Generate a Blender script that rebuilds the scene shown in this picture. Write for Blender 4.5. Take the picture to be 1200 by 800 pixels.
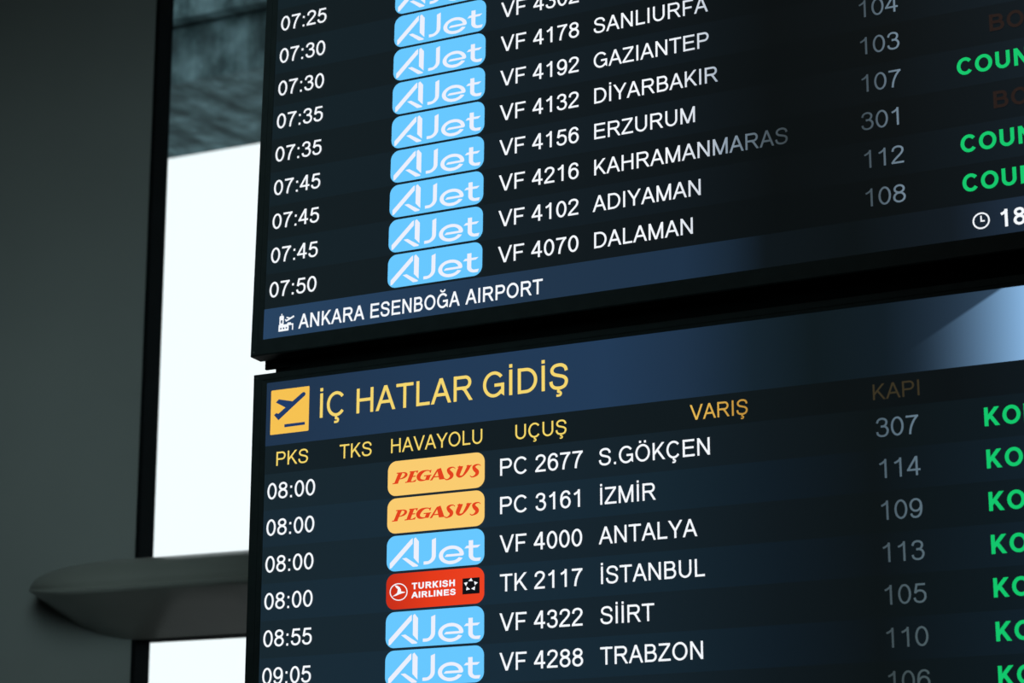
import bpy, bmesh, math
from mathutils import Matrix, Vector

# ---------------------------------------------------------------- scene basics
for o in list(bpy.data.objects):
    bpy.data.objects.remove(o)
SC = bpy.context.scene
COL = SC.collection
pi, sin, cos = math.pi, math.sin, math.cos


def lin(c):
    c /= 255.0
    return c / 12.92 if c <= 0.04045 else ((c + 0.055) / 1.055) ** 2.4


def S(r, g, b):
    return (lin(r), lin(g), lin(b), 1.0)


# ---------------------------------------------------------------- camera
cam_d = bpy.data.cameras.new('camera')
cam_d.sensor_width = 36.0
cam_d.lens = 79.86
cam_d.clip_start = 0.05
cam_d.clip_end = 200
cam_d.dof.use_dof = True
cam_d.dof.focus_distance = 4.72
cam_d.dof.aperture_fstop = 4.5
cam = bpy.data.objects.new('camera', cam_d)
COL.objects.link(cam)
cam.matrix_world = Matrix(((0.88876, 0.104359, 0.446335, 0),
                           (0.458372, -0.204177, -0.864989, 0),
                           (0.000861, 0.973356, -0.2293, 1.65),
                           (0, 0, 0, 1)))
SC.camera = cam

# ---------------------------------------------------------------- sky, lamps, exposure
world = bpy.data.worlds.new('overcast_sky')
SC.world = world
world.use_nodes = True
wn = world.node_tree
wn.nodes.clear()
wo = wn.nodes.new('ShaderNodeOutputWorld')
wb = wn.nodes.new('ShaderNodeBackground')
wb.inputs['Color'].default_value = (0.90, 0.97, 1.0, 1)
wb.inputs['Strength'].default_value = 1.12
wn.links.new(wb.outputs[0], wo.inputs[0])


def area(name, loc, target, sx, sy, power, color, spread=pi):
    d = bpy.data.lights.new(name, 'AREA')
    d.shape = 'RECTANGLE'
    d.size, d.size_y = sx, sy
    d.energy = power
    d.color = color
    d.spread = spread
    o = bpy.data.objects.new(name, d)
    COL.objects.link(o)
    o.location = loc
    o.rotation_euler = (Vector(target) - Vector(loc)).to_track_quat('-Z', 'Y').to_euler()
    return o


# added key light from the front right, narrowed to brighten the window wall
area('wall_key_light', (-0.7, 0.3, 4.3), (-4.75, 6.0, 2.85), 2.4, 2.4, 5.8, (0.68, 0.98, 1.0), math.radians(34))
# added fill light below the ceiling, lifts the ambient level of the hall
area('hall_fill_light', (-1.0, 0.0, 5.6), (-1.0, 0.0, 0.0), 3.0, 3.0, 15.0, (0.95, 1.0, 0.94))

SC.view_settings.view_transform = 'Standard'
SC.view_settings.look = 'None'
SC.view_settings.exposure = 0.0
SC.view_settings.gamma = 1.0
SC.view_settings.use_curve_mapping = False
SC.cycles.max_bounces = 8
SC.cycles.diffuse_bounces = 4
SC.cycles.use_denoising = True

# ---------------------------------------------------------------- materials


def new_mat(name):
    m = bpy.data.materials.new(name)
    m.use_nodes = True
    m.node_tree.nodes.clear()
    return m, m.node_tree.nodes, m.node_tree.links


def pmat(name, color, rough=0.6, metal=0.0, spec=0.5, var=0.0, scale=6.0, bump=0.0, color2=None, stretch=(1, 1, 1)):
    """procedural paint / plastic / metal with a little noise in colour and surface"""
    m, N, L = new_mat(name)
    out = N.new('ShaderNodeOutputMaterial')
    p = N.new('ShaderNodeBsdfPrincipled')
    p.inputs['Roughness'].default_value = rough
    p.inputs['Metallic'].default_value = metal
    p.inputs['Specular IOR Level'].default_value = spec
    L.new(p.outputs[0], out.inputs[0])
    tc = N.new('ShaderNodeTexCoord')
    mp = N.new('ShaderNodeMapping')
    mp.inputs['Scale'].default_value = stretch
    nz = N.new('ShaderNodeTexNoise')
    nz.inputs['Scale'].default_value = scale
    nz.inputs['Detail'].default_value = 6
    L.new(tc.outputs['Object'], mp.inputs[0])
    L.new(mp.outputs[0], nz.inputs['Vector'])
    r = N.new('ShaderNodeValToRGB')
    c2 = color2 or tuple(c * (1 + var) for c in color[:3]) + (1,)
    c1 = tuple(c * (1 - var) for c in color[:3]) + (1,)
    r.color_ramp.elements[0].position = 0.3
    r.color_ramp.elements[1].position = 0.7
    r.color_ramp.elements[0].color = c1
    r.color_ramp.elements[1].color = c2
    L.new(nz.outputs['Fac'], r.inputs[0])
    L.new(r.outputs[0], p.inputs['Base Color'])
    if bump:
        b = N.new('ShaderNodeBump')
        b.inputs['Strength'].default_value = bump
        b.inputs['Distance'].default_value = 0.01
        L.new(nz.outputs['Fac'], b.inputs['Height'])
        L.new(b.outputs[0], p.inputs['Normal'])
    return m


X0, X1 = -8.0, 18.0     # range of the screens' own horizontal coordinate, in rows


def ramp_x(N, L, sc, stops, rows=True):
    tc = N.new('ShaderNodeTexCoord')
    sp = N.new('ShaderNodeSeparateXYZ')
    L.new(tc.outputs['Object'], sp.inputs[0])
    mr = N.new('ShaderNodeMapRange')
    mr.inputs['From Min'].default_value = X0 * sc
    mr.inputs['From Max'].default_value = X1 * sc
    L.new(sp.outputs['X'], mr.inputs['Value'])
    r = N.new('ShaderNodeValToRGB')
    els = r.color_ramp.elements
    while len(els) < len(stops):
        els.new(0.5)
    for e, (x, c) in zip(els, stops):
        e.position = (x - X0) / (X1 - X0)
        e.color = c
    L.new(mr.outputs[0], r.inputs[0])
    return r.outputs[0], sp


def screen_base(N, L, rough=0.38):
    out = N.new('ShaderNodeOutputMaterial')
    p = N.new('ShaderNodeBsdfPrincipled')
    p.inputs['Base Color'].default_value = (0.004, 0.004, 0.004, 1)
    p.inputs['Roughness'].default_value = rough
    p.inputs['Specular IOR Level'].default_value = 0.25
    p.inputs['Emission Strength'].default_value = 1.0
    L.new(p.outputs[0], out.inputs[0])
    return p


def glow(name, color, gain=1.0):
    """lit pixels of one colour"""
    m, N, L = new_mat(name)
    p = screen_base(N, L)
    p.inputs['Emission Color'].default_value = color
    p.inputs['Emission Strength'].default_value = gain
    return m


def glow_x(name, sc, stops):
    """lit pixels whose colour changes along the screen"""
    m, N, L = new_mat(name)
    p = screen_base(N, L)
    c, _ = ramp_x(N, L, sc, stops)
    L.new(c, p.inputs['Emission Color'])
    return m


def math_node(N, L, op, a, b=None, clamp=False):
    n = N.new('ShaderNodeMath')
    n.operation = op
    n.use_clamp = clamp
    for i, v in enumerate((a, b)):
        if v is None:
            continue
        if isinstance(v, (int, float)):
            n.inputs[i].default_value = v
        else:
            L.new(v, n.inputs[i])
    return n.outputs[0]


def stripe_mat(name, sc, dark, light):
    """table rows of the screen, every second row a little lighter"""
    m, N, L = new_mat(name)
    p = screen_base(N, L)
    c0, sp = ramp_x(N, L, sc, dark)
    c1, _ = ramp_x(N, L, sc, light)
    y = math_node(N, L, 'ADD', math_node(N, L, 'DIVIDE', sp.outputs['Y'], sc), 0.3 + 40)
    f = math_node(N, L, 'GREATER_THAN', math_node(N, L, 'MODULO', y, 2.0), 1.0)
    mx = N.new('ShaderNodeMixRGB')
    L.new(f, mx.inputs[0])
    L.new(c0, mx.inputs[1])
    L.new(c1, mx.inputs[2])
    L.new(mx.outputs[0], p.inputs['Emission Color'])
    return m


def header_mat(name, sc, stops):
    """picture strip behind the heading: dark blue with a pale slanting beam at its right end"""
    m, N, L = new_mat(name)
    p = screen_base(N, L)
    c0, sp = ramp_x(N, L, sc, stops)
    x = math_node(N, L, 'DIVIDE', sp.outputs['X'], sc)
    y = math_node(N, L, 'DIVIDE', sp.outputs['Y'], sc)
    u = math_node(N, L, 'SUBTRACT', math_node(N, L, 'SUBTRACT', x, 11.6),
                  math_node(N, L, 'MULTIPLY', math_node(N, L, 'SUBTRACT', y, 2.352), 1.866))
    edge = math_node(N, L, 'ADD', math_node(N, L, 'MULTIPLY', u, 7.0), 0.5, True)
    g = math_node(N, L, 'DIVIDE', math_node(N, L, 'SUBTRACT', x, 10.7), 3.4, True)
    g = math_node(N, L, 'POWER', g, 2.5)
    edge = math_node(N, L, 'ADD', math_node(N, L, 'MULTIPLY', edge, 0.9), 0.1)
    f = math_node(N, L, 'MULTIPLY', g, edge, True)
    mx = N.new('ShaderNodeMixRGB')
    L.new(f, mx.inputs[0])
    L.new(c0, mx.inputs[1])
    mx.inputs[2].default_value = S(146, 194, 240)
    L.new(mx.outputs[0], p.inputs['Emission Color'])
    return m


M = {}
M['wall'] = pmat('dark_plaster', (0.27, 0.275, 0.265, 1), 0.75, var=0.05, scale=1.6, bump=0.05)
M['floor'] = pmat('stone_floor', (0.10, 0.11, 0.11, 1), 0.4, var=0.1, scale=3)
M['ceiling'] = pmat('ceiling_paint', (0.12, 0.12, 0.12, 1), 0.9, var=0.05)
M['frame'] = pmat('black_window_frame', (0.006, 0.008, 0.009, 1), 0.85, spec=0.03, var=0.1)
M['ledge'] = pmat('grey_painted_metal', (0.32, 0.315, 0.288, 1), 0.33, metal=0.15, var=0.05, scale=4)
M['case'] = pmat('black_plastic', (0.018, 0.026, 0.027, 1), 0.6, spec=0.2, var=0.12, scale=30)
M['mount'] = pmat('matt_black_steel', (0.005, 0.006, 0.006, 1), 0.9, spec=0.05, var=0.1)
M['screw'] = pmat('dull_screw', (0.10, 0.12, 0.12, 1), 0.4, metal=0.6, var=0.1)


def glass_mat():
    m, N, L = new_mat('window_glass')
    out = N.new('ShaderNodeOutputMaterial')
    t = N.new('ShaderNodeBsdfTransparent')
    t.inputs[0].default_value = (0.97, 0.985, 0.98, 1)
    g = N.new('ShaderNodeBsdfGlossy')
    g.inputs['Roughness'].default_value = 0.02
    mx = N.new('ShaderNodeMixShader')
    lw = N.new('ShaderNodeFresnel')
    lw.inputs['IOR'].default_value = 1.2
    L.new(lw.outputs[0], mx.inputs[0])
    L.new(t.outputs[0], mx.inputs[1])
    L.new(g.outputs[0], mx.inputs[2])
    L.new(mx.outputs[0], out.inputs[0])
    return m


M['glass'] = glass_mat()


def concrete_mat():
    m, N, L = new_mat('weathered_concrete')
    out = N.new('ShaderNodeOutputMaterial')
    p = N.new('ShaderNodeBsdfPrincipled')
    p.inputs['Roughness'].default_value = 0.9
    L.new(p.outputs[0], out.inputs[0])
    tc = N.new('ShaderNodeTexCoord')

    def noise(scale, stretch, detail, lo, hi, c0, c1):
        mp = N.new('ShaderNodeMapping')
        mp.inputs['Scale'].default_value = stretch
        L.new(tc.outputs['Object'], mp.inputs[0])
        n = N.new('ShaderNodeTexNoise')
        n.inputs['Scale'].default_value = scale
        n.inputs['Detail'].default_value = detail
        L.new(mp.outputs[0], n.inputs['Vector'])
        r = N.new('ShaderNodeValToRGB')
        r.color_ramp.elements[0].position = lo
        r.color_ramp.elements[1].position = hi
        r.color_ramp.elements[0].color = c0
        r.color_ramp.elements[1].color = c1
        L.new(n.outputs['Fac'], r.inputs[0])
        return r.outputs[0]
    a = noise(7.5, (1, 0.35, 0.9), 10, 0.36, 0.68, (0.030, 0.070, 0.080, 1), (0.165, 0.285, 0.320, 1))
    b = noise(9.0, (1, 1, 0.14), 3, 0.40, 0.62, (0.62, 0.66, 0.66, 1), (1.2, 1.2, 1.2, 1))
    c = noise(26.0, (1, 0.3, 0.8), 4, 0.60, 0.76, (1, 1, 1, 1), (1.9, 1.8, 1.75, 1))
    x1 = N.new('ShaderNodeMixRGB')
    x1.blend_type = 'MULTIPLY'
    x1.inputs[0].default_value = 1
    L.new(a, x1.inputs[1])
    L.new(b, x1.inputs[2])
    x2 = N.new('ShaderNodeMixRGB')
    x2.blend_type = 'MULTIPLY'
    x2.inputs[0].default_value = 1
    L.new(x1.outputs[0], x2.inputs[1])
    L.new(c, x2.inputs[2])
    L.new(x2.outputs[0], p.inputs['Base Color'])
    return m


M['concrete'] = concrete_mat()

# ---------------------------------------------------------------- mesh helpers


def link_mesh(name, bm, mat, parent=None, smooth=False):
    me = bpy.data.meshes.new(name)
    bm.normal_update()
    bm.to_mesh(me)
    bm.free()
    for m in (mat if isinstance(mat, (list, tuple)) else [mat]):
        me.materials.append(m)
    if smooth:
        for p in me.polygons:
            p.use_smooth = True
    o = bpy.data.objects.new(name, me)
    COL.objects.link(o)
    if parent:
        o.parent = parent
    return o


def box(bm, x0, x1, y0, y1, z0, z1, bevel=0.0):
    vs = [bm.verts.new((x, y, z)) for x in (x0, x1) for y in (y0, y1) for z in (z0, z1)]
    fs = [(0, 1, 3, 2), (4, 6, 7, 5), (0, 4, 5, 1), (2, 3, 7, 6), (0, 2, 6, 4), (1, 5, 7, 3)]
    new = [bm.faces.new([vs[i] for i in f]) for f in fs]
    if bevel:
        es = list({e for f in new for e in f.edges})
        bmesh.ops.bevel(bm, geom=es, offset=bevel, segments=3, affect='EDGES', profile=0.5)


def structure(o):
    o['kind'] = 'structure'
    return o


def describe(o, label, cat, group=None):
    o['label'] = label
    o['category'] = cat
    if group:
        o['group'] = group
    return o


def empty(name, mat=None):
    o = bpy.data.objects.new(name, None)
    o.empty_display_size = 0.2
    COL.objects.link(o)
    if mat is not None:
        o.matrix_world = mat
    return o


# ---------------------------------------------------------------- hall
WY = 6.0              # inner face of the window wall
HL, HR, HF, HT = -7.5, 6.0, -5.0, 6.0
WL, WR, WB, WT = -4.484, -1.3, 0.9, 5.5     # window opening
LZ = 2.50             # height of the ledge

bm = bmesh.new()
box(bm, HL, HR, HF, WY + 0.3, -0.2, 0.0)
structure(link_mesh('floor', bm, M['floor']))
bm = bmesh.new()
box(bm, HL, HR, HF, WY + 0.3, HT, HT + 0.2)
structure(link_mesh('ceiling', bm, M['ceiling']))
bm = bmesh.new()
box(bm, HL, HR, HF - 0.2, HF, 0, HT)
structure(link_mesh('wall_front', bm, M['wall']))
bm = bmesh.new()
box(bm, HL - 0.2, HL, HF - 0.2, WY + 0.3, 0, HT)
structure(link_mesh('wall_left', bm, M['wall']))
bm = bmesh.new()
box(bm, HR, HR + 0.2, HF - 0.2, WY + 0.3, 0, HT)
structure(link_mesh('wall_right', bm, M['wall']))
# window wall with one tall opening
bm = bmesh.new()
box(bm, HL, WL, WY, WY + 0.08, 0, HT)
box(bm, WR, HR, WY, WY + 0.08, 0, HT)
box(bm, WL, WR, WY, WY + 0.08, 0, WB)
box(bm, WL, WR, WY, WY + 0.08, WT, HT)
structure(link_mesh('wall_back', bm, M['wall']))


def window(name, z0, z1, label):
    root = empty(name, Matrix.Translation((0.5 * (WL + WR), WY + 0.05, z0)))
    structure(root)
    ox, oz, oy = 0.5 * (WL + WR), z0, WY + 0.05
    fw = 0.0165
    fr = bmesh.new()
    a, b = WL - ox + 0.001, WR - ox - 0.001
    y0, y1 = -0.052, 0.032
    box(fr, a, a + fw, y0, y1, 0, z1 - z0, 0.004)
    box(fr, b - fw, b, y0, y1, 0, z1 - z0, 0.004)
    box(fr, a + fw, b - fw, y0, y1, 0, 0.012)
    box(fr, a + fw, b - fw, y0, y1, z1 - z0 - 0.012, z1 - z0)
    structure(link_mesh('window_frame', fr, M['frame'], root))
    gl = bmesh.new()
    box(gl, a + fw, b - fw, 0.020, 0.028, 0.012, z1 - z0 - 0.012)
    structure(link_mesh('pane', gl, M['glass'], root))
    root['label'] = label
    return root


window('window_1', 2.60, WT, 'tall window strip in a black frame above the round-ended ledge')
window('window_2', WB, 2.405, 'bright window pane in a black frame below the round-ended ledge')

# ---- paved ground outside
M['apron'] = pmat('apron_concrete', (0.46, 0.465, 0.46, 1), 0.9, var=0.1, scale=0.4)
bm = bmesh.new()
box(bm, -90, 90, WY + 0.08, 170, -0.35, -0.15)
structure(link_mesh('ground', bm, M['apron']))

# ---- ledge: a wing-shaped rail across the window whose left end is rounded like a bullet
LX, LT, RX = -4.43, -4.845, -0.9
ZA = 2.578
prof = [(0.0, 2.610), (0.06, 2.630), (0.11, 2.637), (0.16, 2.634), (0.21, 2.622), (0.25, 2.603), (0.278, 2.580),
        (0.290, 2.558), (0.292, 2.544), (0.286, 2.536), (0.286, 2.532), (0.300, 2.528), (0.305, 2.521), (0.302, 2.514),
        (0.292, 2.509), (0.20, 2.474), (0.10, 2.434), (0.0, 2.394)]
bm = bmesh.new()
rings = []
secs = [(RX, 1.0), (-2.2, 1.0), (-3.3, 1.0)]
n = 22
for i in range(n + 1):
    t = sin(0.5 * pi * i / n)
    secs.append((LX + (LT - LX) * t, max(cos(0.5 * pi * i / n), 0.012)))
ox = 0.5 * (RX + LT)
for x, s in secs:
    rings.append([bm.verts.new((x - ox, -d * s, (ZA + (z - ZA) * (s if z > ZA else s ** 1.5)) - LZ)) for d, z in prof])
for a, b in zip(rings, rings[1:]):
    for i in range(len(prof) - 1):
        bm.faces.new((a[i], a[i + 1], b[i + 1], b[i]))
    bm.faces.new((a[-1], a[0], b[0], b[-1]))
bm.faces.new(rings[0])
bm.faces.new(list(reversed(rings[-1])))
bmesh.ops.recalc_face_normals(bm, faces=bm.faces)
led = link_mesh('window_ledge', bm, M['ledge'], smooth=True)
led.location = (ox, WY, LZ)
mod = led.modifiers.new('split', 'EDGE_SPLIT')
mod.split_angle = math.radians(50)
describe(led, 'dark grey metal ledge with a rounded left end crossing the window', 'ledge')

# ---- concrete canopy outside, high above
bm = bmesh.new()
CZ0 = 5.161
box(bm, -4.2, 4.2, 0.0, 0.9, 0.0, 0.262)
box(bm, -4.2, 4.2, 0.03, 0.9, 0.262, 0.285)
box(bm, -4.2, 4.2, -0.06, 0.9, 0.285, 1.6)
can = link_mesh('concrete_canopy', bm, M['concrete'])
can.location = (-4.5, 8.0, CZ0)
describe(can, 'weathered blue-grey concrete canopy outside, seen through the top of the window', 'canopy')

# ---------------------------------------------------------------- lettering drawn with a pen of constant width
CAP = 0.716


def arc(cx, cy, rx, ry, a0, a1, n=22):
    return [(cx + rx * cos(math.radians(a0 + (a1 - a0) * i / n)), cy + ry * sin(math.radians(a0 + (a1 - a0) * i / n)))
            for i in range(n + 1)]


def spline(pts, n=6):
    out = []
    for i in range(len(pts) - 1):
        p0 = pts[max(i - 1, 0)]
        p1, p2 = pts[i], pts[i + 1]
        p3 = pts[min(i + 2, len(pts) - 1)]
        for k in range(n):
            t = k / n
            out.append(tuple(0.5 * (2 * p1[j] + (p2[j] - p0[j]) * t + (2 * p0[j] - 5 * p1[j] + 4 * p2[j] - p3[j]) * t * t
                                    + (3 * p1[j] - p0[j] - 3 * p2[j] + p3[j]) * t ** 3) for j in (0, 1)))
    out.append(pts[-1])
    return out


ADV = dict(A=667, B=667, C=722, D=722, E=667, F=611, G=778, H=722, I=278, K=667, L=556, M=833, N=722, O=778, P=667,
           R=722, S=667, T=611, U=722, V=667, Y=667, Z=611)
for ch in '0123456789':
    ADV[ch] = 556
ADV.update({':': 278, '.': 278, ' ': 278})
BASE = {'\u0130': 'I', '\u00c7': 'C', '\u015e': 'S', '\u011e': 'G', '\u00d6': 'O'}
BADV = dict(A=722, B=722, K=722, P=667, S=667, E=667)


def advance(ch, t):
    b = BASE.get(ch, ch)
    if t > 0.125 and b in BADV:
        return BADV[b] / 1000
    return ADV[b] / 1000


def glyph(ch, t):
    """strokes of one capital or figure: (points, clip) with clip = cut flat at baseline and cap height"""
    h = t / 2
    H = CAP
    b = BASE.get(ch, ch)
    a = advance(ch, t)
    st = []

    def s(*p):
        st.append((list(p), True))

    def q(pts):
        st.append((pts, False))

    def shr(pts, x0, x1, y0, y1):
        # pen centre-lines given for t = .092, pulled in for a broader pen
        d = h - 0.046
        cx, cy = (x0 + x1) / 2, (y0 + y1) / 2
        kx, ky = 1 - 2 * d / (x1 - x0), 1 - 2 * d / (y1 - y0)
        return [(cx + (x - cx) * kx, cy + (y - cy) * ky) for x, y in pts]
    l = 0.078
    if b == 'I':
        x = a / 2
        s((x, 0), (x, H))
    elif b == 'A':
        k = h * 1.08 + 0.002
        s((k, 0), (a / 2, H - 0.01), (a / 2 + 0.005, H + 0.02))
        s((a - k, 0), (a / 2, H - 0.01), (a / 2 - 0.005, H + 0.02))
        s((a * 0.24, 0.25), (a * 0.76, 0.25))
        st[0] = ([(k - 0.02, -0.05), (a / 2, H + 0.0)], True)
        st[1] = ([(a - k + 0.02, -0.05), (a / 2, H + 0.0)], True)
    elif b == 'B':
        x = l + h
        m = 0.378
        r1, r2 = 0.572 * a / 0.667 - h, 0.618 * a / 0.667 - h
        s((x, 0), (x, H))
        y = (H - h - m) / 2
        q([(x, H - h)] + arc(r1 - y, (H - h + m) / 2, y, y, 90, -90) + [(x, m)])
        y = (m - h) / 2
        q([(x, m)] + arc(r2 - y * 1.1, (m + h) / 2, y * 1.1, y, 90, -90) + [(x, h)])
    elif b == 'C':
        q(arc(0.378, H / 2, 0.328 - h, H / 2 + 0.012 - h, 40, 322, 34))
    elif b == 'D':
        x = l + h
        s((x, 0), (x, H))
        q([(x, H - h)] + arc(0.33, H / 2, 0.677 - h - 0.33, H / 2 - h, 90, -90) + [(x, h)])
    elif b == 'E':
        s((l + h, 0), (l + h, H))
        s((l, H - h), (0.612, H - h))
        s((l, 0.376), (0.58, 0.376))
        s((l, h), (0.622, h))
    elif b == 'F':
        s((l + h, 0), (l + h, H))
        s((l, H - h), (0.565, H - h))
        s((l, 0.348), (0.50, 0.348))
    elif b == 'G':
        q(arc(0.392, H / 2, 0.34 - h, H / 2 + 0.012 - h, 38, 318, 34) + [(0.714 - h, 0.10), (0.714 - h, 0.332 + h)])
        s((0.41, 0.332), (0.714, 0.332))
    elif b == 'H':
        s((l + h, 0), (l + h, H))
        s((a - l - h, 0), (a - l - h, H))
        s((l, 0.378), (a - l, 0.378))
    elif b == 'K':
        s((l + h, 0), (l + h, H))
        s((l + h, 0.235), (0.60, H + 0.04))
        s((0.27, 0.44), (0.655 - h + 0.03, -0.05))
    elif b == 'L':
        s((l + h, 0), (l + h, H))
        s((l, h), (0.522, h))
    elif b == 'M':
        l = 0.074
        s((l + h, 0), (l + h, H))
        s((a - l - h, 0), (a - l - h, H))
        s((l + h - 0.01, H + 0.03), (a / 2, 0.0))
        s((a - l - h + 0.01, H + 0.03), (a / 2, 0.0))
    elif b == 'N':
        s((l + h, 0), (l + h, H))
        s((a - l - h, 0), (a - l - h, H))
        s((l + h - 0.02, H + 0.02), (a - l - h + 0.02, -0.02))
    elif b == 'O':
        q(arc(a / 2, H / 2, 0.34 - h, H / 2 + 0.012 - h, 0, 360, 40))
    elif b == 'P':
        x = l + h
        m = 0.335
        s((x, 0), (x, H))
        y = (H - h - m) / 2
        q([(x, H - h)] + arc(0.622 - h - y, (H - h + m) / 2, y, y, 90, -90) + [(x, m)])
    elif b == 'R':
        x = l + h
        m = 0.362
        s((x, 0), (x, H))
        y = (H - h - m) / 2
        q([(x, H - h)] + arc(0.648 - h - y, (H - h + m) / 2, y, y, 90, -90) + [(x, m)])
        s((0.36, m), (0.44, 0.305), (0.705 - h + 0.02, -0.06))
    elif b == 'S':
        q(shr(spline([(0.565, 0.505), (0.535, 0.60), (0.45, 0.665), (0.335, 0.683), (0.205, 0.656), (0.13, 0.575), (0.135, 0.49),
                      (0.20, 0.425), (0.335, 0.383), (0.475, 0.34), (0.555, 0.27), (0.562, 0.18), (0.515, 0.09),
                      (0.43, 0.046), (0.335, 0.033), (0.20, 0.056), (0.118, 0.13), (0.092, 0.235)]), 0.05, 0.61, -0.012, 0.728))
    elif b == 'T':
        s((0.021, H - h), (0.590, H - h))
        s((a / 2, 0), (a / 2, H))
    elif b == 'U':
        q([(l + h, H)] + arc(a / 2, 0.275, a / 2 - l - h, 0.287 - h, 180, 360) + [(a - l - h, H)])
    elif b == 'V':
        k = h * 1.08 + 0.004
        s((k - 0.02, H + 0.05), (a / 2, 0.0))
        s((a - k + 0.02, H + 0.05), (a / 2, 0.0))
    elif b == 'Y':
        k = h * 1.2 + 0.006
        s((k - 0.03, H + 0.05), (a / 2, 0.30), (a / 2, 0))
        s((a - k + 0.03, H + 0.05), (a / 2, 0.30), (a / 2, 0))
    elif b == 'Z':
        s((0.045, H - h), (0.560, H - h))
        s((0.025, h), (0.580, h))
        s((0.585 - h, H), (0.035 + h, 0.0))
        st[-1] = ([(0.555 - h * 0.6, H - t * 0.6), (0.03 + h * 0.7, t * 0.6)], False)
    elif b == '0':
        q(arc(0.278, 0.3535, 0.237 - h, 0.3655 - h, 0, 360, 36))
    elif b == '1':
        s((0.373 - h, 0), (0.373 - h, 0.719))
        q(spline([(0.345, 0.69), (0.29, 0.625), (0.20, 0.565), (0.112, 0.53)]))
    elif b == '2':
        q(shr(spline([(0.088, 0.50), (0.112, 0.60), (0.18, 0.66), (0.28, 0.68), (0.385, 0.655), (0.452, 0.58), (0.45, 0.485),
                      (0.395, 0.395), (0.29, 0.29), (0.165, 0.175), (0.10, 0.09), (0.075, 0.042)]), 0.04, 0.5, 0, 0.725))
        s((0.03, h), (0.503, h))
    elif b == '3':
        q(shr(spline([(0.090, 0.525), (0.125, 0.62), (0.195, 0.67), (0.275, 0.682), (0.37, 0.655), (0.425, 0.59), (0.425, 0.50),
                      (0.37, 0.42), (0.285, 0.392), (0.22, 0.392)]), 0.04, 0.475, 0.345, 0.725))
        q(shr(spline([(0.22, 0.392), (0.33, 0.388), (0.42, 0.34), (0.468, 0.25), (0.458, 0.16), (0.41, 0.08), (0.335, 0.04),
                      (0.26, 0.033), (0.17, 0.055), (0.108, 0.11), (0.085, 0.195)]), 0.04, 0.515, -0.012, 0.437))
    elif b == '4':
        s((0.413 - h, 0), (0.413 - h, 0.716))
        s((0.013, 0.214), (0.508, 0.214))
        s((0.413 - h - 0.005, 0.716), (0.045, 0.205))
    elif b == '5':
        s((0.125, 0.707 - h), (0.478, 0.707 - h))
        q(shr(spline([(0.165, 0.66), (0.135, 0.50), (0.108, 0.355)], 3), 0.06, 0.21, 0.31, 0.707))
        q(shr(spline([(0.108, 0.355), (0.18, 0.420), (0.27, 0.440), (0.375, 0.415), (0.452, 0.34), (0.468, 0.235), (0.45, 0.14),
                      (0.375, 0.058), (0.27, 0.033), (0.17, 0.055), (0.105, 0.115), (0.085, 0.195)]), 0.04, 0.515, -0.012, 0.486))
    elif b in '69':
        pts = shr(spline([(0.455, 0.545), (0.43, 0.62), (0.37, 0.668), (0.29, 0.682), (0.195, 0.65), (0.12, 0.55), (0.09, 0.40),
                          (0.088, 0.26)]), 0.042, 0.515, -0.012, 0.728)
        ring = arc(0.283, 0.243, 0.232 - h, 0.255 - h, 0, 360, 30)
        if b == '9':
            pts = [(0.556 - x, 0.707 - y) for x, y in pts]
            ring = [(0.556 - x, 0.707 - y) for x, y in ring]
        q(pts)
        q(ring)
    elif b == '7':
        s((0.047, 0.707 - h), (0.512, 0.707 - h))
        q(shr(spline([(0.470, 0.665), (0.355, 0.52), (0.268, 0.35), (0.215, 0.18), (0.192, 0.0)]), 0.1, 0.51, 0, 0.707))
    elif b == '8':
        q(arc(0.278, 0.536, 0.212 - h, 0.182 - h, 0, 360, 30))
        q(arc(0.278, 0.206, 0.238 - h, 0.218 - h, 0, 360, 30))
    elif b == ':':
        s((0.139, 0), (0.139, 0.1))
        q([(0.139, 0.418), (0.139, 0.518)])
    elif b == '.':
        s((0.139, 0), (0.139, 0.1))
    if ch == '\u0130':
        q([(a / 2, 0.772), (a / 2, 0.772 + t)])
    if ch == '\u00d6':
        for dx in (-0.115, 0.115):
            q([(a / 2 + dx, 0.778), (a / 2 + dx, 0.778 + t)])
    if ch in '\u00c7\u015e':
        cx = 0.385 if ch == '\u00c7' else 0.33
        q(spline([(cx, 0.02), (cx - 0.015, -0.062), (cx + 0.035, -0.07), (cx + 0.065, -0.115), (cx + 0.03, -0.165), (cx - 0.07, -0.168)], 4))
        st[-1] = (st[-1][0], 'thin')
    if ch == '\u011e':
        q(spline([(0.255, 0.89), (0.30, 0.815), (0.39, 0.795), (0.48, 0.815), (0.525, 0.89)], 4))
        st[-1] = (st[-1][0], 'thin')
    return st


def clip_y(poly, y, keep_above):
    out = []
    for i, p in enumerate(poly):
        r = poly[i - 1]
        ip = (p[1] >= y) if keep_above else (p[1] <= y)
        ir = (r[1] >= y) if keep_above else (r[1] <= y)
        if ip != ir:
            k = (y - r[1]) / (p[1] - r[1])
            out.append((r[0] + (p[0] - r[0]) * k, y))
        if ip:
            out.append(p)
    return out


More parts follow.
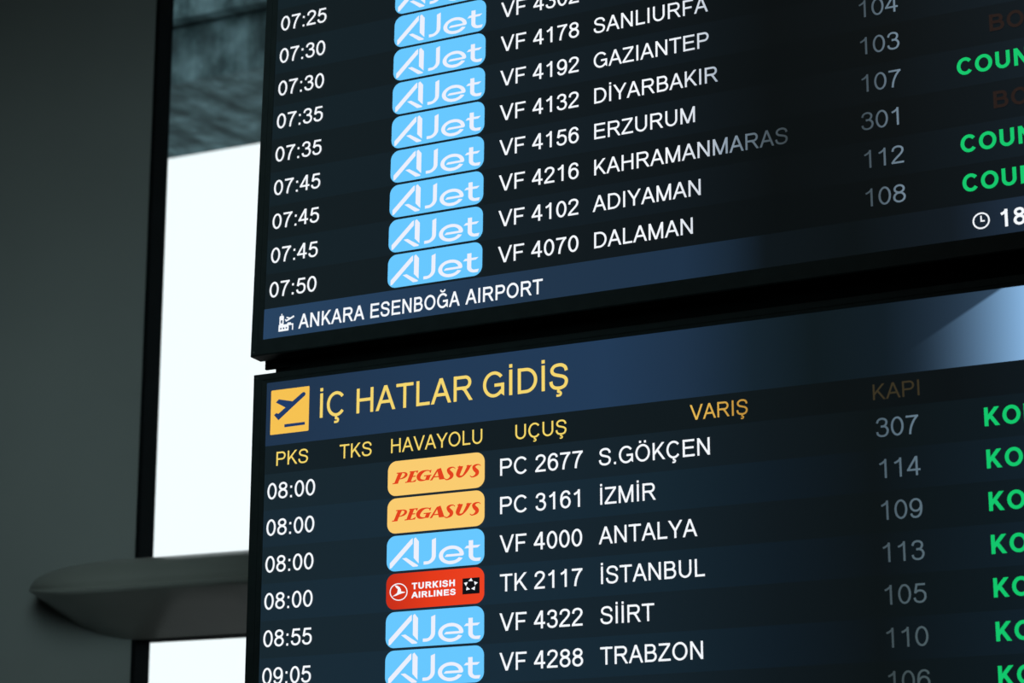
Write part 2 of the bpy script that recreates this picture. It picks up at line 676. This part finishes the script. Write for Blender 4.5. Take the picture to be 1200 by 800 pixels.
def ribbon(pts, tx, ty, clip=None, nib=0.0):
    """quads of a pen stroke along pts"""
    nrm = []
    closed = len(pts) > 4 and math.hypot(pts[0][0] - pts[-1][0], pts[0][1] - pts[-1][1]) < 1e-6
    segs = []
    for p, r in zip(pts, pts[1:]):
        d = math.hypot(r[0] - p[0], r[1] - p[1]) or 1e-9
        segs.append((-(r[1] - p[1]) / d, (r[0] - p[0]) / d))
    for i in range(len(pts)):
        a = segs[i - 1] if i > 0 else (segs[-1] if closed else segs[0])
        b = segs[i] if i < len(segs) else (segs[0] if closed else segs[-1])
        m = (a[0] + b[0], a[1] + b[1])
        d = math.hypot(*m) or 1e-9
        m = (m[0] / d, m[1] / d)
        k = 1 / max(0.45, m[0] * a[0] + m[1] * a[1])
        cn, sn = cos(nib), sin(nib)
        u, v = (m[0] * cn + m[1] * sn) * k * tx / 2, (m[1] * cn - m[0] * sn) * k * ty / 2
        nrm.append((u * cn - v * sn, u * sn + v * cn))
    polys = []
    for i in range(len(pts) - 1):
        p, r, m, o = pts[i], pts[i + 1], nrm[i], nrm[i + 1]
        q = [(p[0] + m[0], p[1] + m[1]), (r[0] + o[0], r[1] + o[1]), (r[0] - o[0], r[1] - o[1]), (p[0] - m[0], p[1] - m[1])]
        if clip:
            q = clip_y(clip_y(q, clip[0], True), clip[1], False)
        if len(q) > 2:
            polys.append(list(reversed(q)))
    return polys


def text_polys(txt, t=0.094, contrast=0.92, track=0.0, nib=0.0):
    polys = []
    x = 0.0
    for ch in txt:
        if ch != ' ':
            for pts, clip in glyph(ch, t):
                k = 0.72 if clip == 'thin' else 1.0
                for p in ribbon(pts, t * k, t * k * contrast, (0, CAP + 0.003) if clip is True else None, nib):
                    polys.append([(a + x, b) for a, b in p])
        x += advance(ch, t) + track
    return polys, x


def add_polys(bm, polys, z, f, mi=0):
    for p in polys:
        vs = []
        for a in p:
            X, Y = f(a)
            vs.append(bm.verts.new((X, Y, z)))
        area2 = sum(vs[i - 1].co.x * v.co.y - v.co.x * vs[i - 1].co.y for i, v in enumerate(vs))
        if abs(area2) < 1e-12:
            for v in vs:
                bm.verts.remove(v)
            continue
        fc = bm.faces.new(vs if area2 > 0 else list(reversed(vs)))
        fc.material_index = mi


ZL = 0.0006           # height of one layer of lit picture above the one below


class Board:
    """one display; everything on its face is drawn in units of one table row"""

    def __init__(self, name, mat, sc):
        self.root = empty(name, mat)
        self.sc = sc
        self.seen = {}

    def part(self, name, bm, mat, parent=None):
        return link_mesh(name, bm, mat, parent or self.root)

    def rect(self, name, x0, x1, y0, y1, layer, mat, parent=None):
        bm = bmesh.new()
        add_polys(bm, [[(x0, y0), (x1, y0), (x1, y1), (x0, y1)]], layer * ZL, lambda a: (a[0] * self.sc, a[1] * self.sc))
        return self.part(name, bm, mat, parent)

    def text(self, name, txt, x, y, em, mat, t=0.094, right=None, align='origin', xs=1.0, layer=3, contrast=0.92, parent=None):
        polys, adv = text_polys(txt, t, contrast)
        x0 = min(p[0] for q in polys for p in q)
        x1 = max(p[0] for q in polys for p in q)
        k = em * xs
        if right is not None:
            k = (right - x) / (x1 - x0)
            o = x - x0 * k
        elif align == 'ink':
            o = x - x0 * k
        elif align == 'center':
            o = x - adv * k / 2
        else:
            o = x
        bm = bmesh.new()
        add_polys(bm, polys, layer * ZL, lambda a: ((o + a[0] * k) * self.sc, (y + a[1] * em) * self.sc))
        return self.part(name, bm, mat, parent)

    def polys(self, name, polys, layer, mat, parent=None, f=None):
        bm = bmesh.new()
        f = f or (lambda a: a)
        add_polys(bm, polys, layer * ZL, lambda a: tuple(c * self.sc for c in f(a)))
        return self.part(name, bm, mat, parent)


def round_rect(x0, x1, y0, y1, r, n=8):
    p = arc(x1 - r, y1 - r, r, r, 0, 90, n) + arc(x0 + r, y1 - r, r, r, 90, 180, n)
    p += arc(x0 + r, y0 + r, r, r, 180, 270, n) + arc(x1 - r, y0 + r, r, r, 270, 360, n)
    return p


def casing(board, ax0, ax1, ay0, ay1, bx0, bx1, by0, by1):
    """black plastic cabinet: bezel ring, side walls and back"""
    s = board.sc
    bm = bmesh.new()
    o = [(bx0 * s, by0 * s), (bx1 * s, by0 * s), (bx1 * s, by1 * s), (bx0 * s, by1 * s)]
    m = [(ax0 * s - 0.012, ay0 * s - 0.010), (ax1 * s + 0.012, ay0 * s - 0.010), (ax1 * s + 0.012, ay1 * s + 0.008), (ax0 * s - 0.012, ay1 * s + 0.008)]
    i = [(ax0 * s, ay0 * s), (ax1 * s, ay0 * s), (ax1 * s, ay1 * s), (ax0 * s, ay1 * s)]
    c = 0.0025
    o2 = [(o[0][0] + c, o[0][1] + c), (o[1][0] - c, o[1][1] + c), (o[2][0] - c, o[2][1] - c), (o[3][0] + c, o[3][1] - c)]
    rings = [(i, -0.004), (i, 0.002), (m, 0.003), (m, 0.0045), (o2, 0.006), (o, 0.003), (o, -0.038)]
    vs = [[bm.verts.new((x, y, z)) for x, y in r] for r, z in rings]
    for a, b in zip(vs, vs[1:]):
        for k in range(4):
            bm.faces.new((a[k], a[(k + 1) % 4], b[(k + 1) % 4], b[k]))
    bm.faces.new(vs[-1])
    bmesh.ops.recalc_face_normals(bm, faces=bm.faces)
    cs = board.part('casing', bm, M['case'])
    # corner screws on the bezel
    for px, py in ((bx0 + 0.12, by1 - 0.11), (bx0 + 0.12, by0 + 0.11)):
        sb = bmesh.new()
        bmesh.ops.create_cone(sb, cap_ends=True, segments=16, radius1=0.0028, radius2=0.0020, depth=0.003)
        for v in sb.verts:
            v.co += Vector((px * s, py * s, 0.0062))
        board.part('screw', sb, M['screw'], cs)
    return cs


# ---------------------------------------------------------------- airline badges


def badge_polys_ajet():
    P = [[(0.034, 0.085), (0.052, 0.095), (0.27, 0.735), (0.27, 0.895), (0.250, 0.86), (0.034, 0.235)],
         [(0.282, 0.33), (0.334, 0.165), (0.334, 0.785), (0.300, 0.91), (0.282, 0.875)],
         [(0.162, 0.345), (0.205, 0.355), (0.330, 0.115), (0.322, 0.085), (0.275, 0.085)]]
    # J
    j = [(0.489, 0.86), (0.489, 0.40)] + arc(0.415, 0.36, 0.074, 0.195, 0, -90, 12)[1:] + [(0.385, 0.165)]
    for q in ribbon(j, 0.042, 0.09):
        q = clip_y(q, 0.80, False)
        if len(q) > 2:
            P.append(q)
    P.append([(0.468, 0.80), (0.510, 0.80), (0.510, 0.845)])
    # e
    P += ribbon(arc(0.668, 0.33, 0.106, 0.212, -6, 334, 40), 0.042, 0.094)
    P += [[(0.598, 0.285), (0.785, 0.285), (0.795, 0.340), (0.770, 0.352), (0.620, 0.352)]]
    # t
    tt = [(0.866, 0.69), (0.866, 0.30)] + arc(0.925, 0.275, 0.059, 0.13, 180, 270, 12)[1:] + [(0.950, 0.145)]
    P += ribbon(tt, 0.044, 0.09)
    P += [[(0.800, 0.475), (0.935, 0.475), (0.962, 0.545), (0.822, 0.545)], [(0.945, 0.10), (0.955, 0.10), (0.968, 0.19), (0.945, 0.19)]]
    return P


def plate_map(x0, x1, b0, bs, t0, ts):
    """drawing-board coordinates of a slanted plate -> (0..1, 0..1) on the plate"""
    def f(p):
        x, y = p
        bo, to = b0 + bs * (x - x0), t0 + ts * (x - x0)
        return ((x - x0) / (x1 - x0), (bo - y) / (bo - to))
    return f


def brush(pts):
    """stroke whose width changes along the way: (x, y, width)"""
    c = spline([(p[0], p[1]) for p in pts], 5)
    w = [p[0] for p in spline([(p[2], 0) for p in pts], 5)]
    off = []
    for i in range(len(c)):
        p, q = c[max(i - 1, 0)], c[min(i + 1, len(c) - 1)]
        d = math.hypot(q[0] - p[0], q[1] - p[1]) or 1e-9
        off.append((-(q[1] - p[1]) / d * w[i] / 2, (q[0] - p[0]) / d * w[i] / 2))
    return [[(c[i][0] + off[i][0], c[i][1] + off[i][1]), (c[i + 1][0] + off[i + 1][0], c[i + 1][1] + off[i + 1][1]),
             (c[i + 1][0] - off[i + 1][0], c[i + 1][1] - off[i + 1][1]), (c[i][0] - off[i][0], c[i][1] - off[i][1])]
            for i in range(len(c) - 1)]


def badge_polys_pegasus():
    """slanted heavy lettering with thick and thin strokes"""
    P = [[(120, 382), (168, 262), (216, 258), (163, 380)], [(98, 393), (104, 381), (168, 375), (163, 387)], [(143, 275), (150, 262), (215, 257), (210, 268)]]
    P += brush([(200, 264, 9), (238, 264, 15), (256, 282, 32), (240, 310, 24), (205, 329, 13), (178, 333, 10)])
    P += [[(262, 374), (305, 258), (352, 253), (308, 370)], [(292, 262), (297, 249), (394, 240), (388, 252)], [(372, 254), (394, 240), (384, 270), (376, 270)],
          [(318, 314), (323, 302), (366, 297), (361, 310)], [(243, 380), (248, 367), (332, 360), (345, 366)], [(332, 360), (374, 338), (360, 368), (300, 374)]]
    P += brush([(530, 262, 8), (516, 243, 11), (475, 243, 15), (428, 265, 36), (397, 308, 46), (408, 343, 34), (450, 352, 15), (490, 342, 9)])
    P += [[(468, 352), (490, 296), (537, 291), (514, 350)], [(456, 308), (461, 296), (546, 288), (541, 299)], [(520, 240), (544, 232), (534, 268), (524, 268)]]
    P += [[(524, 356), (535, 342), (608, 226), (628, 224), (552, 353)], [(604, 230), (648, 213), (692, 341), (630, 347)], [(566, 323), (572, 310), (640, 303), (642, 316)]]
    S1 = [(808, 224, 8), (790, 209, 11), (757, 213, 19), (732, 235, 33), (745, 264, 45), (768, 290, 45), (763, 320, 33), (735, 342, 17), (708, 348, 12), (690, 333, 9)]
    P += brush(S1)
    P += brush([(x + 283, y - 27, w) for x, y, w in S1])
    P += brush([(874, 199, 44), (850, 258, 46), (840, 294, 44), (858, 315, 27), (890, 307, 17), (915, 280, 24), (940, 240, 34), (965, 190, 38)])
    P += [[(832, 213), (838, 201), (898, 196), (892, 207)], [(930, 202), (936, 190), (996, 184), (990, 195)]]
    f = plate_map(45, 1133, 533.5, -0.0889, 139, -0.0944)
    return [[f(p) for p in q] for q in P]


def fit_text(txt, x0, x1, y0, y1, t):
    polys, w = text_polys(txt, t, 0.9)
    a0 = min(p[0] for q in polys for p in q)
    a1 = max(p[0] for q in polys for p in q)
    return [[(x0 + (x - a0) / (a1 - a0) * (x1 - x0), y0 + (y / CAP) * (y1 - y0)) for x, y in q] for q in polys]


def badge(board, kind, x0, x1, row):
    """a rounded airline plate in table row `row`; repeats share mesh data with the first one"""
    key = kind
    if key in board.seen:
        src, r0 = board.seen[key]
        o = src.copy()
        COL.objects.link(o)
        o.location = (0, (row - r0) * board.sc, 0)
        for ch in src.children:
            c = ch.copy()
            COL.objects.link(c)
            c.parent = o
        return o
    y0, y1 = row - 0.252, row + 0.682
    f = lambda a: (x0 + a[0] * (x1 - x0), y0 + a[1] * (y1 - y0))
    plate = board.polys('airline_badge', [round_rect(x0, x1, y0, y1, 0.255)], 3, BM[kind])
    if kind == 'sky':
        board.polys('airline_lettering', badge_polys_ajet(), 4, T['ajet'], plate, f)
    elif kind == 'amber':
        board.polys('airline_lettering', badge_polys_pegasus(), 4, T['pegasus'], plate, f)
    else:
        board.polys('airline_lettering', fit_text('TURKISH', 0.266, 0.706, 0.525, 0.708, 0.165)
                    + fit_text('AIRLINES', 0.261, 0.714, 0.282, 0.453, 0.165), 4, T['white'], plate, f)
        g = plate_map(35, 1130, 527, -0.072, 125, -0.0758)
        ring = ribbon(arc(177, 322, 96, 93, 0, 360, 40), 11, 11)
        bird = [[(130, 246), (158, 250), (188, 268), (168, 290)], [(168, 290), (188, 268), (204, 296), (206, 318), (178, 330)], [(130, 246), (168, 290), (150, 275)],
                [(168, 290), (178, 330), (160, 335), (165, 315)], [(160, 335), (206, 316), (252, 322), (252, 327), (190, 346)], [(160, 335), (190, 346), (150, 364), (108, 374)]]
        ring = [[g(p) for p in q] for q in ring]
        bird = [[g(p) for p in q] for q in bird]
        board.polys('bird_emblem', ring + bird, 4, T['white'], plate, f)
        board.polys('alliance_square', [[(0.783, 0.275), (0.955, 0.275), (0.955, 0.715), (0.783, 0.715)]], 4, T['ink'], plate, f)
        star = []
        for k in range(5):
            a = math.radians(90 + 72 * k)
            c, s_ = cos(a), sin(a)
            star.append([(0.867 + 0.070 * (u * c - v * s_), 0.525 + 0.178 * (u * s_ + v * c)) for u, v in [(1.04, -0.06), (0.60, 0.34), (0.54, -0.30)]])
        board.polys('alliance_star', star, 5, T['white'], plate, f)
    board.seen[key] = (plate, row)
    return plate


# ---------------------------------------------------------------- lit colours
UP, LO = 0.08068, 0.08
T = {
    'white': glow('lit_white', S(246, 250, 255)),
    'ajet': glow('lit_pale_white', S(236, 240, 252)),
    'pegasus': glow('lit_red', S(226, 66, 30)),
    'ink': glow('unlit_black', S(16, 16, 20)),
    'green': glow('lit_green', S(18, 198, 108)),
    'red': glow('dimmed_red', S(37, 26, 23)),
    'yellow': glow('lit_yellow', S(244, 214, 110)),
    'navy': glow('lit_navy', S(28, 56, 92)),
}
BM = {
    'sky': glow('badge_sky_blue', S(104, 200, 255)),
    'amber': glow('badge_amber', S(250, 204, 112)),
    'scarlet': glow_x('badge_scarlet', LO, [(-3.4, S(196, 46, 26)), (-2.0, S(228, 58, 26)), (-0.4, S(236, 66, 34))]),
}
W1 = S(246, 250, 255)
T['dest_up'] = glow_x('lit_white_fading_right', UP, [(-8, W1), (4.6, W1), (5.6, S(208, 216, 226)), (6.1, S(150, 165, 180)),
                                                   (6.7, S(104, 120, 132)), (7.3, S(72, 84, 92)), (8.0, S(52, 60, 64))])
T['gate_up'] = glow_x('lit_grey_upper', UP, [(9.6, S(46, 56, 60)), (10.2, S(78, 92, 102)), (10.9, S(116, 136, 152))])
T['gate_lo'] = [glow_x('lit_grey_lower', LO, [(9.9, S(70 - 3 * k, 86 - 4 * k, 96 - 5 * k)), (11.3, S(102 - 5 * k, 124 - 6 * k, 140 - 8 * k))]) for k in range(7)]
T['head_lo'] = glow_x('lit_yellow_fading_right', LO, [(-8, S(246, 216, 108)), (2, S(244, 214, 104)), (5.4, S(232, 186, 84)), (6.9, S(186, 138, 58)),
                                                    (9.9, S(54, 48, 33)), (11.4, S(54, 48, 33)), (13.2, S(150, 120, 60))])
T['amber_icon'] = glow('lit_amber', S(246, 194, 82))
T['navy_icon'] = glow('lit_deep_blue', S(30, 58, 104))

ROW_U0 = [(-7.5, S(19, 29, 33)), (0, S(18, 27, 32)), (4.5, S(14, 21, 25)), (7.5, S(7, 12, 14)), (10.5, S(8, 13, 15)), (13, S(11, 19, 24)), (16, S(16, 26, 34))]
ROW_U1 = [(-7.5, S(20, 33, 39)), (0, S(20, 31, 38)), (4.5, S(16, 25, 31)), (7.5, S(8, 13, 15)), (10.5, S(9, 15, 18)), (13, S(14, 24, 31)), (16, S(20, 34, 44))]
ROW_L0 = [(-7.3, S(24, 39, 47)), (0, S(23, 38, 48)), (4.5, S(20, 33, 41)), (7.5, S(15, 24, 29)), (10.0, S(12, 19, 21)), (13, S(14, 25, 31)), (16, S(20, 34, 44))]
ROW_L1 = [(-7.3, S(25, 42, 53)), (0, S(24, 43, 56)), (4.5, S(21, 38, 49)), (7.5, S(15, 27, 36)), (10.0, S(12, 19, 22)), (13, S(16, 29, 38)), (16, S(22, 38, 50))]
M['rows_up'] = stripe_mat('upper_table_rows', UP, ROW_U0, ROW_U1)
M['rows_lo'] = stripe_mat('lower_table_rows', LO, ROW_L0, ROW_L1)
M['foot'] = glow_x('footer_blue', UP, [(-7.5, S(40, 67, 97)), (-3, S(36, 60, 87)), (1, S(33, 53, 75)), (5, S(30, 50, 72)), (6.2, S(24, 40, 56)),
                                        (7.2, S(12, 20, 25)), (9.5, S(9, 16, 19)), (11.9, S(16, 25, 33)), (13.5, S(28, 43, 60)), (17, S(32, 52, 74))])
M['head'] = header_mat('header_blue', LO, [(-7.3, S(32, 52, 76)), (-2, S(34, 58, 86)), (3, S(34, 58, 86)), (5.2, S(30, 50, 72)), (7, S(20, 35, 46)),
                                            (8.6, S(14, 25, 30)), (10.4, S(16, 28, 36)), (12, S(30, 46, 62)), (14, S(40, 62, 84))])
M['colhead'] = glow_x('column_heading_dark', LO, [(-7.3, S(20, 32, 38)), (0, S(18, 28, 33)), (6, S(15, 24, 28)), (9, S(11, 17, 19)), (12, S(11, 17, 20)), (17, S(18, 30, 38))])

# ---------------------------------------------------------------- upper display
MU = Matrix(((0.999816, -0.018178, 0.006183, -2.135485), (0.00721, 0.056987, -0.998349, 4.109857),
             (0.017796, 0.998209, 0.057108, 2.912804), (0, 0, 0, 1)))
B = Board('departure_board', MU, UP)
describe(B.root, 'upper black departure screen, its rows ending above a blue strip with the airport name', 'departure board', 'stacked departure screens')
casing(B, -7.465, 17.2, -1.18, 12.0, -7.83, 17.57, -1.64, 12.4)
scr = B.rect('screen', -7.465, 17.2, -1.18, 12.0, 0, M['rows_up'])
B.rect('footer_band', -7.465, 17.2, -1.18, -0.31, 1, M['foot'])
rows_up = [(8, '07:25', None, None, None, None), (7, '07:30', 'VF 4302', None, None, None),
           (6, '07:30', 'VF 4178', 'SANLIURFA', None, None), (5, '07:35', 'VF 4192', 'GAZIANTEP', '104', None),
           (4, '07:35', 'VF 4132', 'D\u0130YARBAKIR', '103', 'BOARDING'), (3, '07:45', 'VF 4156', 'ERZURUM', '107', 'COUNTER'),
           (2, '07:45', 'VF 4216', 'KAHRAMANMARAS', '301', 'BOARDING'), (1, '07:45', 'VF 4102', 'ADIYAMAN', '112', 'COUNTER'),
           (0, '07:50', 'VF 4070', 'DALAMAN', '108', 'COUNTER')]
for r, tm, fl, de, ga, stt in rows_up:
    B.text('departure_time', tm, -7.312, r, 0.627, T['white'], right=-5.798)
    badge(B, 'sky', -3.553, -0.688, r)
    if fl:
        B.text('flight_number', fl, 0.954, r, 0.627, T['white'], align='center', xs=0.998)
    if de:
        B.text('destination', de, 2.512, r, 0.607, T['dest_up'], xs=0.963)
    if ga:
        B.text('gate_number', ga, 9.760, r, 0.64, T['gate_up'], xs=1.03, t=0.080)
    if stt == 'COUNTER':
        B.text('status_word', stt, 12.235, r, 0.622, T['green'], t=0.148, align='ink')
    elif stt:
        B.text('status_word', stt, 13.085, r, 0.615, T['red'], t=0.14, align='ink')
# footer: little control tower, the name of the airport, a clock
tower = [[(-6.965, -1.018), (-6.640, -1.018), (-6.640, -0.960), (-6.965, -0.960)],
         [(-6.965, -0.915), (-6.640, -0.915), (-6.640, -0.830), (-6.965, -0.830)]]
for x0, x1 in ((-6.965, -6.915), (-6.870, -6.825), (-6.780, -6.735), (-6.690, -6.640)):
    tower.append([(x0, -0.960), (x1, -0.960), (x1, -0.915), (x0, -0.915)])
tower += [[(-6.945, -0.830), (-6.905, -0.830), (-6.905, -0.600), (-6.945, -0.600)], [(-6.850, -0.830), (-6.810, -0.830), (-6.810, -0.600), (-6.850, -0.600)],
          [(-6.905, -0.700), (-6.850, -0.700), (-6.850, -0.645), (-6.905, -0.645)], [(-6.905, -0.830), (-6.850, -0.830), (-6.850, -0.785), (-6.905, -0.785)],
          [(-6.955, -0.645), (-6.800, -0.645), (-6.820, -0.575), (-6.935, -0.575)], [(-6.892, -0.575), (-6.864, -0.575), (-6.864, -0.515), (-6.892, -0.515)],
          [(-6.640, -0.870), (-6.500, -0.870), (-6.500, -0.830), (-6.640, -0.830)], [(-6.532, -1.015), (-6.495, -1.015), (-6.495, -0.830), (-6.532, -0.830)],
          [(-6.700, -0.830), (-6.560, -0.830), (-6.580, -0.790), (-6.680, -0.790)]]
tower += ribbon([(-6.745, -0.735), (-6.700, -0.725), (-6.480, -0.630)], 0.05, 0.05)
tower += ribbon([(-6.720, -0.635), (-6.610, -0.672)], 0.035, 0.035)
tower += ribbon([(-6.765, -0.690), (-6.715, -0.730)], 0.03, 0.03)
B.polys('airport_symbol', tower, 3, T['white'])
for wd, x0, x1 in (('ANKARA', -6.33, -4.245), ('ESENBO\u011eA', -4.058, -1.336), ('AIRPORT', -1.172, 1.091)):
    B.text('airport_name', wd, x0, -1.013, 0.572, T['white'], t=0.112, right=x1)
clock = ribbon(arc(12.640, -0.775, 0.188, 0.188, 0, 360, 40), 0.038, 0.038)
clock += ribbon([(12.640, -0.650), (12.640, -0.785)], 0.036, 0.036) + ribbon([(12.622, -0.785), (12.725, -0.785)], 0.036, 0.036)
B.polys('clock_symbol', clock, 3, T['white'])
B.text('clock_time', '18', 13.105, -1.005, 0.605, T['white'], t=0.118, align='ink')

# ---------------------------------------------------------------- lower display
ML = Matrix(((0.999918, -0.012765, -0.0003, -2.140548), (0.0, 0.023486, -0.999724, 4.095127),
             (0.012769, 0.999643, 0.023484, 2.453606), (0, 0, 0, 1)))
D = Board('departure_board', ML, LO)
describe(D.root, 'lower black departure screen headed by a yellow plane sign and large yellow title', 'departure board', 'stacked departure screens')
casing(D, -7.24, 17.2, -10.2, 3.27, -7.66, 17.6, -10.65, 3.535)
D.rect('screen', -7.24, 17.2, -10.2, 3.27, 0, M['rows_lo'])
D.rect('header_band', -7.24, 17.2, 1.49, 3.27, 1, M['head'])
D.rect('column_heading_band', -7.24, 17.2, 0.70, 1.49, 1, M['colhead'])
ic = D.polys('heading_icon', [round_rect(-7.084, -5.848, 1.79, 3.035, 0.03, 4)], 3, T['amber_icon'])
plane = [[(-6.083, 2.864), (-6.38, 2.664), (-6.604, 2.513), (-6.420, 2.470), (-5.985, 2.781)],
         [(-6.380, 2.664), (-6.825, 2.765), (-6.920, 2.684), (-6.604, 2.513)],
         [(-6.604, 2.513), (-6.832, 2.358), (-6.821, 2.177), (-6.420, 2.470)],
         [(-6.832, 2.358), (-6.897, 2.389), (-6.970, 2.336), (-6.821, 2.177)],
         [(-6.083, 2.864), (-5.985, 2.781), (-5.962, 2.820), (-5.975, 2.862), (-6.010, 2.882), (-6.050, 2.882)]]
plane += [[(-6.623, 2.044), (-5.965, 2.046), (-5.965, 1.967), (-6.623, 1.960)]]
D.polys('airplane_symbol', plane, 4, T['navy_icon'], ic)
for wd, x0, x1 in (('\u0130\u00c7', -5.497, -4.745), ('HATLAR', -4.342, -0.80), ('G\u0130D\u0130\u015e', -0.495, 1.972)):
    D.text('title_word', wd, x0, 2.105, 0.950, T['yellow'], right=x1, t=0.098)
for wd, x0, x1 in (('PKS', -6.858, -5.845), ('TKS', -4.846, -3.850), ('HAVAYOLU', -3.249, -0.511), ('U\u00c7U\u015e', 0.455, 1.92),
                   ('VARI\u015e', 5.332, 6.862), ('KAPI', 10.066, 11.215)):
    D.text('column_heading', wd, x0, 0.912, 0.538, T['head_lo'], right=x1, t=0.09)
rows_lo = [(0, '08:00', 'amber', 'PC 2677', 'S.G\u00d6K\u00c7EN', '307'), (-1, '08:00', 'amber', 'PC 3161', '\u0130ZM\u0130R', '114'),
           (-2, '08:00', 'sky', 'VF 4000', 'ANTALYA', '109'), (-3, '08:00', 'scarlet', 'TK 2117', '\u0130STANBUL', '113'),
           (-4, '08:55', 'sky', 'VF 4322', 'S\u0130\u0130RT', '105'), (-5, '09:05', 'sky', 'VF 4288', 'TRABZON', '110'),
           (-6, None, None, None, None, '106')]
for r, tm, bk, fl, de, ga in rows_lo:
    if tm:
        D.text('departure_time', tm, -7.118, r, 0.627, T['white'], right=-5.595)
        badge(D, bk, -3.333, -0.438, r)
        D.text('flight_number', fl, 1.183, r, 0.627, T['white'], align='center', xs=0.998)
        D.text('destination', de, 2.797, r, 0.610, T['white'], xs=0.959)
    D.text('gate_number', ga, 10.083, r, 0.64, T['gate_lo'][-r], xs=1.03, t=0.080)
    D.text('status_word', 'KONTUAR', 12.736, r, 0.622, T['green'], t=0.148, align='ink')

# ---------------------------------------------------------------- steel frame that carries the two displays
root = empty('mounting_frame', Matrix.Translation((-1.45, 4.22, 0)))
describe(root, 'matt black steel frame behind the two screens, showing in the gap between them', 'mounting frame')


def fbox(name, x0, x1, y0, y1, z0, z1, bev=0.002):
    b = bmesh.new()
    box(b, x0 + 1.45, x1 + 1.45, y0 - 4.22, y1 - 4.22, z0, z1, bev)
    return link_mesh(name, b, M['mount'], root)


fbox('crossbeam', -2.741, -0.73, 4.16, 4.20, 2.64, 2.88)
fbox('bracket', -2.764, -2.70, 4.152, 4.159, 2.752, 2.80, 0.001)
fbox('crossbeam', -2.65, -0.80, 4.20, 4.24, 3.35, 3.45)
fbox('crossbeam', -2.65, -0.80, 4.16, 4.20, 1.85, 1.95)
for x in (-2.5, -0.95):
    fbox('post', x, x + 0.08, 4.24, 4.32, 0.0, HT)
